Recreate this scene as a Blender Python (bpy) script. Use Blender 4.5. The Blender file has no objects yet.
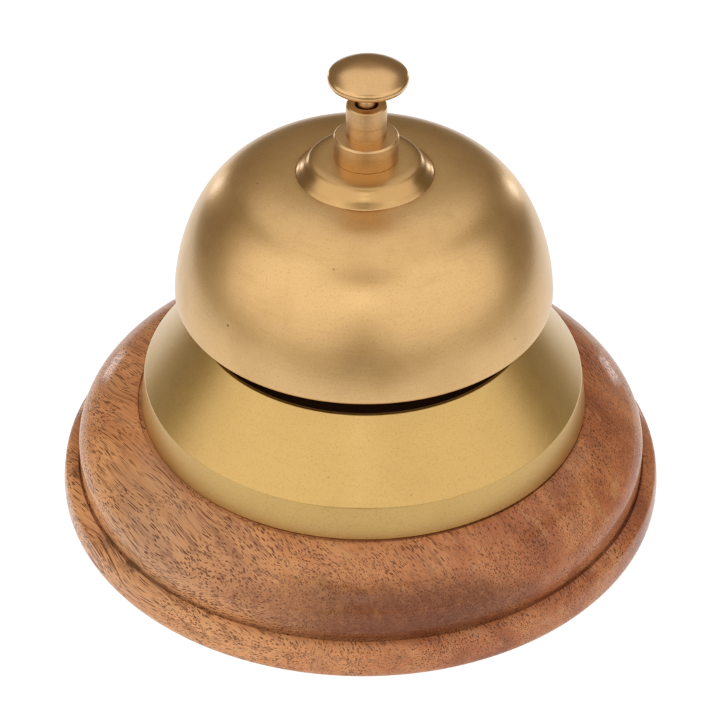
import bpy, bmesh, math
from mathutils import Vector

scene = bpy.context.scene
col = scene.collection
U = 0.02                      # one profile unit is 2 cm: the wooden base is about 12 cm across
AXIS = (0.013, 0.0)           # brass turning axis in profile units (the wood sits a hair to the left of it)
WOOD = (-0.004, 0.0)
BOTTOM = -0.345               # underside of the wooden base in profile units


# ------------------------------------------------------------------ helpers
def smooth_profile(pts, res=5):
    """Catmull-Rom through the control points (r, z)."""
    out = []
    n = len(pts)
    for i in range(n - 1):
        p0, p1, p2, p3 = pts[max(i - 1, 0)], pts[i], pts[i + 1], pts[min(i + 2, n - 1)]
        for k in range(res):
            t = k / res
            q = []
            for a in (0, 1):
                q.append(0.5 * ((2 * p1[a]) + (-p0[a] + p2[a]) * t + (2 * p0[a] - 5 * p1[a] + 4 * p2[a] - p3[a]) * t * t
                                + (-p0[a] + 3 * p1[a] - 3 * p2[a] + p3[a]) * t ** 3))
            out.append((max(q[0], 0.0), q[1]))
    out.append(pts[-1])
    return out


def fillet(pts, radii, seg=6):
    """Round the corners of an open polyline; radii[i] belongs to pts[i]."""
    out = []
    for i, p in enumerate(pts):
        r = radii[i]
        if r <= 0 or i in (0, len(pts) - 1):
            out.append(p)
            continue
        P = Vector(p); A = Vector(pts[i - 1]) - P; B = Vector(pts[i + 1]) - P
        la, lb = A.length, B.length
        A.normalize(); B.normalize()
        ang = A.angle(B)
        d = min(r / math.tan(ang / 2), la * .49, lb * .49)
        a, b = P + A * d, P + B * d
        for k in range(seg + 1):
            t = k / seg
            q = a * (1 - t) ** 2 + P * 2 * t * (1 - t) + b * t * t
            out.append((q.x, q.y))
    return out


def lathe(name, prof, mat, parent, seg=256, axis=AXIS, z0=0.0, sharp=None):
    """Turn a profile (r, z), listed from the top outwards and down, into one mesh object."""
    bm = bmesh.new()
    rings = []
    for r, z in prof:
        if r < 1e-5:
            rings.append([bm.verts.new((0, 0, (z - z0) * U))])
        else:
            rings.append([bm.verts.new((r * U * math.cos(2 * math.pi * k / seg), r * U * math.sin(2 * math.pi * k / seg), (z - z0) * U))
                          for k in range(seg)])
    for a, b in zip(rings[:-1], rings[1:]):
        for k in range(seg):
            k2 = (k + 1) % seg
            if len(a) == 1 and len(b) == 1:
                continue
            if len(a) == 1:
                bm.faces.new((a[0], b[k], b[k2]))
            elif len(b) == 1:
                bm.faces.new((a[k], b[0], a[k2]))
            else:
                bm.faces.new((a[k], b[k], b[k2], a[k2]))
    bmesh.ops.recalc_face_normals(bm, faces=bm.faces)
    me = bpy.data.meshes.new(name)
    bm.to_mesh(me)
    bm.free()
    for p in me.polygons:
        p.use_smooth = True
    me.set_sharp_from_angle(angle=math.radians(38))
    o = bpy.data.objects.new(name, me)
    col.objects.link(o)
    me.materials.append(mat)
    o.parent = parent
    o.location = (axis[0] * U, axis[1] * U, (z0 - BOTTOM) * U)
    return o


# ------------------------------------------------------------------ node helpers
class NT:
    def __init__(self, name):
        self.mat = bpy.data.materials.new(name)
        self.mat.use_nodes = True
        self.t = self.mat.node_tree
        self.t.nodes.clear()
        self.out = self.t.nodes.new('ShaderNodeOutputMaterial')

    def n(self, kind, **kw):
        nd = self.t.nodes.new(kind)
        for k, v in kw.items():
            setattr(nd, k, v)
        return nd

    def put(self, sock, v):
        if hasattr(v, 'is_output') or isinstance(v, bpy.types.NodeSocket):
            self.t.links.new(v, sock)
        elif v is not None:
            sock.default_value = v

    def math(self, op, a, b=None, c=None, clamp=False):
        nd = self.n('ShaderNodeMath', operation=op, use_clamp=clamp)
        self.put(nd.inputs[0], a)
        if b is not None: self.put(nd.inputs[1], b)
        if c is not None: self.put(nd.inputs[2], c)
        return nd.outputs[0]

    def vmath(self, op, a, b=None):
        nd = self.n('ShaderNodeVectorMath', operation=op)
        self.put(nd.inputs[0], a)
        if b is not None: self.put(nd.inputs[1], b)
        return nd.outputs['Value'] if op in ('DOT_PRODUCT', 'LENGTH', 'DISTANCE') else nd.outputs['Vector']

    def scale(self, a, s):
        nd = self.n('ShaderNodeVectorMath', operation='SCALE')
        self.put(nd.inputs[0], a); self.put(nd.inputs['Scale'], s)
        return nd.outputs['Vector']

    def comb(self, x, y, z):
        nd = self.n('ShaderNodeCombineXYZ')
        for i, v in enumerate((x, y, z)): self.put(nd.inputs[i], v)
        return nd.outputs[0]

    def sep(self, v):
        nd = self.n('ShaderNodeSeparateXYZ'); self.put(nd.inputs[0], v)
        return nd.outputs

    def noise(self, vec, scale, detail=3.0, rough=0.5, dist=0.0, colour=False):
        nd = self.n('ShaderNodeTexNoise')
        self.put(nd.inputs['Vector'], vec)
        nd.inputs['Scale'].default_value = scale
        nd.inputs['Detail'].default_value = detail
        nd.inputs['Roughness'].default_value = rough
        nd.inputs['Distortion'].default_value = dist
        return nd.outputs['Color' if colour else 'Fac']

    def voro(self, vec, scale, feature='F1', rnd=1.0):
        nd = self.n('ShaderNodeTexVoronoi', feature=feature)
        self.put(nd.inputs['Vector'], vec)
        nd.inputs['Scale'].default_value = scale
        nd.inputs['Randomness'].default_value = rnd
        return nd.outputs

    def ramp(self, fac, stops, interp='LINEAR'):
        nd = self.n('ShaderNodeValToRGB')
        nd.color_ramp.interpolation = interp
        el = nd.color_ramp.elements
        while len(el) < len(stops): el.new(0.5)
        for e, (p, c) in zip(el, stops):
            e.position = p
            e.color = (c[0], c[1], c[2], 1) if not isinstance(c, (int, float)) else (c, c, c, 1)
        self.put(nd.inputs[0], fac)
        return nd.outputs[0]

    def step(self, v, lo, hi, out0=0.0, out1=1.0):
        nd = self.n('ShaderNodeMapRange', interpolation_type='SMOOTHSTEP')
        self.put(nd.inputs[0], v)
        self.put(nd.inputs[1], lo); self.put(nd.inputs[2], hi)
        self.put(nd.inputs[3], out0); self.put(nd.inputs[4], out1)
        return nd.outputs[0]

    def mix(self, fac, a, b, blend='MIX'):
        nd = self.n('ShaderNodeMix', data_type='RGBA', blend_type=blend)
        self.put(nd.inputs[0], fac)
        for s, v in ((nd.inputs[6], a), (nd.inputs[7], b)):
            self.put(s, (v[0], v[1], v[2], 1) if isinstance(v, tuple) and len(v) == 3 else v)
        return nd.outputs[2]

    def bump(self, height, strength, dist, normal=None):
        nd = self.n('ShaderNodeBump')
        self.put(nd.inputs['Height'], height)
        nd.inputs['Strength'].default_value = strength
        nd.inputs['Distance'].default_value = dist
        if normal is not None: self.put(nd.inputs['Normal'], normal)
        return nd.outputs[0]

    def bsdf(self, **kw):
        nd = self.n('ShaderNodeBsdfPrincipled')
        for k, v in kw.items():
            k = k.replace('_', ' ')
            self.put(nd.inputs[k], (v[0], v[1], v[2], 1) if isinstance(v, tuple) and len(v) == 3 and nd.inputs[k].type == 'RGBA' else v)
        self.t.links.new(nd.outputs[0], self.out.inputs[0])
        return nd

    def units(self):
        """Object coordinates in profile units."""
        return self.scale(self.n('ShaderNodeTexCoord').outputs['Object'], 1.0 / U)


# ------------------------------------------------------------------ materials
def brass(name, base, rough, grain, brush, speck=0.5, tarnish=0.25, edge=(1.0, .97, .92), seed=0.0, recess=None):
    m = NT(name)
    p0 = m.units()
    p = m.vmath('ADD', p0, (seed, seed * 1.7, seed * .6))
    x, y, z = m.sep(p0)
    rad = m.math('SQRT', m.math('ADD', m.math('MULTIPLY', x, x), m.math('MULTIPLY', y, y)))
    ringv = m.comb(m.math('MULTIPLY', rad, 42.0), m.math('MULTIPLY', z, 42.0), m.math('MULTIPLY', m.math('ADD', x, m.math('MULTIPLY', y, .7)), 1.3))
    lines = m.noise(ringv, 1.0, 4, .6)
    big = m.noise(p, 1.3, 4, .55)
    mid = m.noise(p, 5.0, 4, .6)
    fine = m.noise(p, 62.0, 2, .6)
    # colour: mild tarnish clouds, a few brown specks
    dark = tuple(c * k for c, k in zip(base, (.80, .74, .66)))
    c = m.mix(m.math('MULTIPLY', m.step(big, .45, .72), tarnish), base, dark)
    c = m.mix(m.math('MULTIPLY', m.step(mid, .55, .8), tarnish * .7), c, tuple(c_ * k for c_, k in zip(base, (.86, .82, .78))))
    c = m.mix(m.step(fine, .50, .74, 0, .65), c, dark)
    smear = m.noise(m.comb(m.math('MULTIPLY', m.math('ARCTAN2', y, x), 2.2), m.math('MULTIPLY', rad, 3.0), m.math('MULTIPLY', z, 7.0)), 2.4, 5, .65, .4)
    c = m.mix(m.math('MULTIPLY', m.step(smear, .52, .72), .40 * brush + .08), c, tuple(c_ * k for c_, k in zip(base, (.82, .80, .80))))
    c = m.mix(m.math('MULTIPLY', m.step(lines, .55, .75), .35 * brush), c, dark)
    if recess:
        # handling tarnish that polishing never reaches, around the step of the boss
        rr = m.math('ADD', rad, m.math('MULTIPLY', m.math('SUBTRACT', mid, .5), .10))
        ring = m.math('MULTIPLY', m.step(rr, recess[0], recess[0] + .12), m.step(rr, recess[1], recess[1] + .10, 1, 0))
        c = m.mix(m.math('MULTIPLY', ring, .75), c, tuple(c_ * k for c_, k in zip(base, (.70, .64, .54))))
    vo = m.voro(p, 4.2)
    rnd = m.sep(vo['Color'])[0]
    sp = m.math('MULTIPLY', m.step(vo['Distance'], .035, .075, 1, 0), m.step(rnd, .62, .68))
    vo2 = m.voro(m.scale(p, 1.0), 15.0)
    rnd2 = m.sep(vo2['Color'])[1]
    patch = m.step(m.noise(p, 1.9, 2), .58, .68)
    sp2 = m.math('MULTIPLY', m.math('MULTIPLY', m.step(vo2['Distance'], .06, .16, 1, 0), m.step(rnd2, .55, .62)), patch)
    spots = m.math('ADD', sp, m.math('MULTIPLY', sp2, .55), clamp=True)
    c = m.mix(m.math('MULTIPLY', spots, speck), c, (.16, .085, .03))
    r = m.math('ADD', rough, m.math('MULTIPLY', m.math('SUBTRACT', mid, .5), .10))
    r = m.math('ADD', r, m.math('MULTIPLY', m.math('SUBTRACT', lines, .5), .12 * brush))
    if recess:
        wall = m.math('MULTIPLY', m.step(rad, .52, .56), m.step(rad, .645, .67, 1, 0))
        r = m.math('MULTIPLY', r, m.math('SUBTRACT', 1.0, m.math('MULTIPLY', wall, .24)))
    h = m.math('ADD', m.math('MULTIPLY', m.math('SUBTRACT', fine, .5), grain), m.math('MULTIPLY', m.math('SUBTRACT', lines, .5), brush))
    h = m.math('SUBTRACT', h, m.math('MULTIPLY', spots, .6 * speck))
    nrm = m.bump(h, 0.35, 0.000045)
    m.bsdf(Base_Color=c, Metallic=1.0, Roughness=r, Normal=nrm, Specular_Tint=edge, Coat_Weight=.5, Coat_Roughness=.20, Coat_IOR=1.5, Coat_Normal=nrm)
    return m.mat


M_dome = brass('satin_brass_dome', (.66, .436, .190), .38, .75, .55, .75, .48, recess=(.38, .62))
M_skirt = brass('grained_brass_skirt', (.575, .385, .132), .38, 1.0, .25, .35, .18, seed=3.1)
M_fitting = brass('turned_brass_fitting', (.63, .412, .195), .37, .3, .7, .3, .35, seed=5.3)
M_button = brass('satin_brass_button', (.66, .425, .20), .29, .8, .3, .3, .30, seed=8.7)


def wood(name):
    m = NT(name)
    p = m.units()
    x, y, z = m.sep(p)
    g = Vector((.60, -.78, .08)).normalized()
    h = Vector((.79, .60, .12)); h = (h - g * h.dot(g)).normalized()
    k = g.cross(h)
    warp = m.scale(m.vmath('SUBTRACT', m.noise(p, .55, 2, .5, colour=True), (.5, .5, .5)), .55)
    pw = m.vmath('ADD', p, warp)
    gx = m.vmath('DOT_PRODUCT', pw, tuple(g)); hy = m.vmath('DOT_PRODUCT', pw, tuple(h)); kz = m.vmath('DOT_PRODUCT', pw, tuple(k))
    # growth figure: broad bands across the grain
    figv = m.comb(m.math('MULTIPLY', gx, .20), hy, kz)
    fig = m.noise(figv, 1.15, 4, .55, .6)
    fig2 = m.noise(m.comb(m.math('MULTIPLY', gx, .12), hy, kz), 5.5, 4, .6, .3)
    fibre = m.noise(m.comb(m.math('MULTIPLY', gx, .05), hy, kz), 46.0, 3, .6)
    side = m.step(m.math('ADD', x, m.math('MULTIPLY', m.math('SUBTRACT', fig, .5), 3.0)), -1.6, 1.3)
    tan = m.ramp(fig, [(.30, (0.350, 0.133, 0.052)), (.45, (0.530, 0.227, 0.091)), (.58, (0.646, 0.320, 0.140)), (.72, (0.446, 0.212, 0.103))])
    red = m.ramp(fig, [(.30, (0.228, 0.069, 0.029)), (.43, (0.382, 0.130, 0.053)), (.56, (0.482, 0.199, 0.083)), (.72, (0.307, 0.104, 0.046))])
    c = m.mix(side, tan, red)
    c = m.mix(m.step(fig2, .50, .75, 0, .30), c, (.20, .092, .048))
    c = m.mix(m.step(fig2, .30, .46, .28, 0), c, (.56, .34, .165))
    c = m.mix(m.step(fibre, .5, .75, 0, .45), c, (.22, .095, .045))
    fib2 = m.noise(m.comb(m.math('MULTIPLY', gx, .03), hy, kz), 17.0, 4, .65)
    c = m.mix(m.step(fib2, .52, .72, 0, .5), c, (.20, .080, .038))
    c = m.mix(m.step(fib2, .28, .45, .22, 0), c, (.62, .36, .18))
    lines = m.noise(m.comb(m.math('MULTIPLY', gx, .014), hy, kz), 27.0, 3, .55)
    c = m.mix(m.math('MULTIPLY', m.step(lines, .54, .64, 0, .62), m.math('SUBTRACT', 1.0, m.math('MULTIPLY', side, .75))), c, (.20, .080, .036))
    # grey-brown streak on the left shoulder
    dl = m.vmath('DISTANCE', m.vmath('MULTIPLY', m.vmath('ADD', p, warp), (1.0, .8, 1.0)), (-2.05, -1.35, .5))
    c = m.mix(m.step(m.math('ADD', dl, m.math('MULTIPLY', fig2, .9)), .75, 1.35, .26, 0), c, (.27, .19, .135))
    # dark heartwood with a wandering edge, plus painted shade low on the roll's front
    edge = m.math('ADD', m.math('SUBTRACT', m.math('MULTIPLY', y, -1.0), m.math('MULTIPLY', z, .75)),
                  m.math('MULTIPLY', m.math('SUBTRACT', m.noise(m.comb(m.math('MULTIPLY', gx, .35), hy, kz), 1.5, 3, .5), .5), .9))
    heart_shade = m.math('MULTIPLY', m.step(edge, 2.10, 2.52), m.step(fib2, .25, .6, .8, 1))
    heart_shade = m.math('MULTIPLY', heart_shade, m.math('MULTIPLY', m.step(x, -1.7, .1), m.step(x, 1.0, 2.1, 1, .35)))
    heart_shade = m.math('MULTIPLY', heart_shade, m.step(z, -.02, .05))
    c = m.mix(m.math('MULTIPLY', heart_shade, .82), c, (.125, .036, .015))
    # small dark knots in the turned groove at the left
    for q, rr in (((-2.86, -.45, .0), .13), ((-2.46, -1.50, .0), .20), ((-2.22, -1.84, .0), .15)):
        d = m.math('ADD', m.vmath('DISTANCE', p, q), m.math('MULTIPLY', m.math('SUBTRACT', m.noise(p, 9.0, 2), .5), .22))
        kz_ = m.math('MULTIPLY', m.step(z, -.03, .0), m.step(z, .03, .08, 1, 0))
        c = m.mix(m.math('MULTIPLY', m.step(d, rr * .2, rr * 1.1, .5, 0), kz_), c, (.075, .026, .013))
    # pores: long thin vessels along the grain, dots where they are cut end-on
    dens = m.noise(m.comb(m.math('MULTIPLY', gx, .4), hy, kz), 2.2, 3, .5)
    pores = None
    for s, a, lo, hi, off in ((27.0, .022, .14, .205, 0.0), (36.0, .026, .17, .24, 7.3), (48.0, .034, .20, .28, 3.9), (62.0, .05, .20, .28, 5.7)):
        v = m.voro(m.comb(m.math('ADD', m.math('MULTIPLY', gx, a), off), m.math('ADD', hy, off), kz), s)
        thr = m.step(dens, .34, .66, lo, hi)
        d = m.math('SUBTRACT', v['Distance'], thr)
        q = m.step(d, -.06, .055, 1, 0)
        q = m.math('MULTIPLY', q, m.step(m.sep(v['Color'])[0], .05, .45, .3, 1))
        pores = q if pores is None else m.math('MAXIMUM', pores, q)
    c = m.mix(m.math('MULTIPLY', pores, .84), c, (.105, .029, .010))
    fine = m.noise(p, 55.0, 2, .6)
    c = m.mix(m.math('MULTIPLY', m.step(fine, .52, .8), .16), c, (.16, .07, .04))
    hgt = m.math('ADD', m.math('MULTIPLY', pores, -.6), m.math('MULTIPLY', fibre, .35))
    hgt = m.math('ADD', hgt, m.math('MULTIPLY', fine, .25))
    nrm = m.bump(hgt, .45, .00016)
    rough = m.math('ADD', .40, m.math('MULTIPLY', pores, .25))
    cn = m.bump(m.math('ADD', m.math('MULTIPLY', pores, -.5), m.math('MULTIPLY', fine, .2)), .25, .00012)
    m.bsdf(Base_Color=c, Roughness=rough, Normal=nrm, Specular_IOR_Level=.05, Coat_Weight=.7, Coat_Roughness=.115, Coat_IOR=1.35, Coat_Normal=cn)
    return m.mat


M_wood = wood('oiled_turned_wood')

mp = NT('gap_shade_colour')  # near-black colour standing in for the shade under the dome
mp.bsdf(Base_Color=(.045, .022, .009), Roughness=.7, Specular_IOR_Level=.2)
M_gap_shade = mp.mat

# white table; glow added to keep it white without a contact shadow
mt = NT('glowing_white_table')
mt.bsdf(Base_Color=(.22, .22, .22), Roughness=.6, Specular_IOR_Level=.1, Emission_Color=(1, 1, 1), Emission_Strength=.90)
M_table = mt.mat

# ------------------------------------------------------------------ the bell
bell = bpy.data.objects.new('counter_bell', None)
col.objects.link(bell)
bell.empty_display_size = .02
bell['label'] = 'satin brass counter bell with push button on a round turned wooden base'
bell['category'] = 'bell'

# wooden base: a raised roll, a cut groove and a rounded foot flange
rm, zc, zt, nn, r0 = 2.8652, .2222, .7215, 2.0714, 1.9
prof = [(0, .10), (1.45, .10), (1.5, .15), (1.52, .70), (1.54, .718), (r0, zt)]
for i in range(1, 49):
    a = math.pi / 2 * i / 48
    u = math.sin(a) ** (2 / nn)
    w = math.cos(a) ** (2 / nn) if i < 48 else 0.0
    prof.append((r0 + (rm - r0) * u, zc + (zt - zc) * w))
wood_z = lambda r: zc + (zt - zc) * (1 - ((r - r0) / (rm - r0)) ** nn) ** (1 / nn)
prof = [q for q in prof if not 2.21 < q[0] < 2.256] + [(2.220, wood_z(2.220)), (2.223, wood_z(2.220) - .022), (2.246, wood_z(2.246) - .022), (2.251, wood_z(2.251) - .003), (2.2555, wood_z(2.2555))]
prof.sort(key=lambda q: (q[0], q[1]) if q[0] < 1.6 else (q[0], -q[1]))
tail = smooth_profile([(rm, zc), (2.8660, .150), (2.8665, .085), (2.8640, .045), (2.860, .030)], 4)
prof += tail[1:]
prof += smooth_profile([(2.8595, .027), (2.855, .012), (2.852, -.006), (2.854, -.022), (2.862, -.028), (2.871, -.018), (2.876, -.002), (2.884, .0075)], 3)
prof += smooth_profile([(2.888, .0090), (2.93, .0000), (2.970, -.016), (2.998, -.034), (3.016, -.056), (3.026, -.095), (3.036, -.170), (3.038, -.235), (3.031, -.285),
                        (3.010, -.322), (2.975, -.340), (2.93, BOTTOM)], 4)
prof += [(2.0, BOTTOM), (0, BOTTOM)]
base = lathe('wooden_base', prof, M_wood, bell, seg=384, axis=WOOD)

# flared brass skirt: hollow ring, cone above a slightly tapered band
sk = [(1.60, .90), (1.60, 1.70), (1.625, 1.752), (1.655, 1.742), (2.186, 1.052), (2.236, .712), (2.232, .694), (2.10, .694), (2.05, .90)]
sk = fillet(sk, [0, .03, .02, .03, .05, .01, 0, 0, 0], 8)
skirt = lathe('brass_skirt', sk, M_skirt, bell, seg=320)

# added dark disc inside the skirt, standing in for shade in the gap
shade_disc = lathe('gap_shade_disc', [(0, 1.42), (1.59, 1.42), (1.59, 1.36), (0, 1.36)], M_gap_shade, bell, seg=160)

# bell dome with its stepped boss, as a shell
rm, ze, n_, m_, lo = 1.8454, 2.0456, 4.7221, 1.6084, 1.2407
H = (3.377 - ze) / (1 - (.653 / rm) ** n_) ** (1 / m_)


def dome_z(r):
    return ze + H * max(0.0, 1 - (r / rm) ** n_) ** (1 / m_)


boss = smooth_profile([(.10, 3.557), (.309, 3.5475), (.44, 3.5405), (.492, 3.532), (.528, 3.516), (.555, 3.487), (.578, 3.452), (.604, 3.421), (.630, 3.398), (.646, 3.383), (.652, 3.377)], 5)
outer = boss + [(.655, 3.3715), (.6575, 3.3715), (.6605, 3.3755), (.70, dome_z(.70)), (.73, dome_z(.73))]
N = 90
for i in range(N + 1):
    s = i / N
    # even spacing along the curve: dense near the equator
    r = .76 + (rm - .76) * (1 - (1 - s) ** 2.2)
    outer.append((min(r, rm * .99999), dome_z(min(r, rm * .99999))))
outer += [(1.8452, 2.0455 - .006), (1.8435, 2.030), (1.838, 2.022), (1.828, 2.019), (1.80, 2.019)]
inner = [(1.795, 2.03)]
for i in range(24, -1, -1):
    r = 1.78 * (i / 24) ** .6
    inner.append((r, ze + (H - .10) * max(0.0, 1 - (r / 1.785) ** n_) ** (1 / m_)))
dome = lathe('bell_dome', outer + inner, M_dome, bell, seg=320)

# collar nut and sleeve on top of the dome
collar = lathe('collar', fillet([(.15, 3.79), (.292, 3.786), (.308, 3.770), (.309, 3.5485), (.15, 3.5485)], [0, .01, .006, .003, 0], 4), M_fitting, bell, seg=160, axis=(.021, 0.0))
sleeve = lathe('sleeve', fillet([(.085, 3.80), (.098, 4.06), (.112, 4.128), (.178, 4.128), (.1925, 4.114), (.1935, 3.942), (.1885, 3.936), (.1895, 3.783), (.12, 3.783)],
                                [0, .01, .008, .01, .006, .004, .003, 0, 0], 4), M_fitting, bell, seg=160, axis=(.021, 0.0))

# plunger: stem with a rounded foot in the sleeve, and the button it carries
stem = lathe('plunger_stem', smooth_profile([(0, 4.40), (.042, 4.40), (.042, 4.26), (.046, 4.225), (.062, 4.205), (.078, 4.165), (.083, 4.12), (.076, 4.075), (.06, 4.045), (.055, 3.95), (.05, 3.85), (0, 3.85)], 4),
             M_fitting, bell, seg=96, axis=(.021, 0.0))
bt = []
zb, hb, rb = 0.0, .108, .370
for i in range(0, 25):
    q = i / 24
    bt.append((rb * q, zb + hb * (1 - q ** 2.5)))
bt += [(rb + .005, zb - .010), (rb + .008, zb - .022), (rb + .008, zb - .036), (rb + .006, zb - .054), (rb + .000, zb - .066), (rb - .012, zb - .073),
       (.27, zb - .085), (.15, zb - .105), (.06, zb - .125), (.0, zb - .125)]
button = lathe('plunger_button', bt, M_button, stem, seg=192, z0=0)
button.location = (.013 * U, 0, 4.441 * U)
button.rotation_euler = (math.radians(1.5), 0, 0)

# ------------------------------------------------------------------ table
bm = bmesh.new()
W_, Y0, Y1 = 11.0, -9.0, 24.0
rows = [(Y0, -.4), (Y0, 0.0)]
rows += [(Y0 + (Y1 - Y0) * i / 20, 0.0) for i in range(1, 21)]
rows.append((Y1, -.4))
vs = [[bm.verts.new((sx * W_ * U, yy * U, zz * U)) for sx in (-1, 1)] for yy, zz in rows]
for a, b in zip(vs[:-1], vs[1:]):
    bm.faces.new((a[0], a[1], b[1], b[0]))
bmesh.ops.recalc_face_normals(bm, faces=bm.faces)
me = bpy.data.meshes.new('table_top')
bm.to_mesh(me); bm.free()
for p in me.polygons: p.use_smooth = True
me.set_sharp_from_angle(angle=math.radians(40))
me.materials.append(M_table)
table = bpy.data.objects.new('table_surface', me)
table['kind'] = 'structure'
table['label'] = 'plain white table surface with added glow under the bell'
col.objects.link(table)

# ------------------------------------------------------------------ world and lamps
w = bpy.data.worlds.new('World')
scene.world = w
w.use_nodes = True
bg = w.node_tree.nodes['Background']
bg.inputs[0].default_value = (1.0, .76, .50, 1)
bg.inputs[1].default_value = .22


def softbox(name, az, el, dist, sx, sy, power, colour=(1, .98, .95)):
    L = bpy.data.lights.new(name, 'AREA')
    L.shape = 'RECTANGLE'
    L.size, L.size_y = sx * U, sy * U
    L.energy = power
    L.color = colour
    o = bpy.data.objects.new(name, L)
    col.objects.link(o)
    a, e = math.radians(az), math.radians(el)
    d = Vector((math.cos(a) * math.cos(e), math.sin(a) * math.cos(e), math.sin(e)))
    tgt = Vector((0, 0, 2.0 * U))
    o.location = tgt + d * dist * U
    o.rotation_euler = (-d).to_track_quat('-Z', 'Y').to_euler()
    return o


softbox('softbox_left', -141, 29, 34, 65, 42, 3.85)
softbox('softbox_right', -40, 29, 34, 65, 42, 3.6)
softbox('softbox_overhead', 90, 78, 34, 46, 46, 2.5)
softbox('rim_strip_left', 123, 1, 27, 3.0, 5.5, .095)
softbox('rim_strip_right', 57, 1, 27, 3.0, 5.5, .095)

# ------------------------------------------------------------------ camera
D, EL, ZC = 26.0, math.radians(37.8), 1.09
cam = bpy.data.cameras.new('camera')
co = bpy.data.objects.new('camera', cam)
col.objects.link(co)
tgt = Vector((0, 0, (ZC - BOTTOM) * U))
d = Vector((0, -math.cos(EL), math.sin(EL)))
co.location = tgt + d * D * U
from mathutils import Matrix
R = (-d).to_track_quat('-Z', 'Y').to_matrix().to_4x4()
R = R @ Matrix.Rotation(math.radians(-.51) * -1, 4, 'Z')
co.rotation_euler = R.to_euler()
cam.sensor_width = 36
cam.lens = 36 * (D * 100.) / 724.
cam.clip_start = .01
cam.clip_end = 100
scene.camera = co

scene.view_settings.view_transform = 'Standard'
scene.view_settings.look = 'None'
scene.view_settings.exposure = 0
scene.view_settings.gamma = 1
scene.render.engine = 'CYCLES'
scene.cycles.use_denoising = True
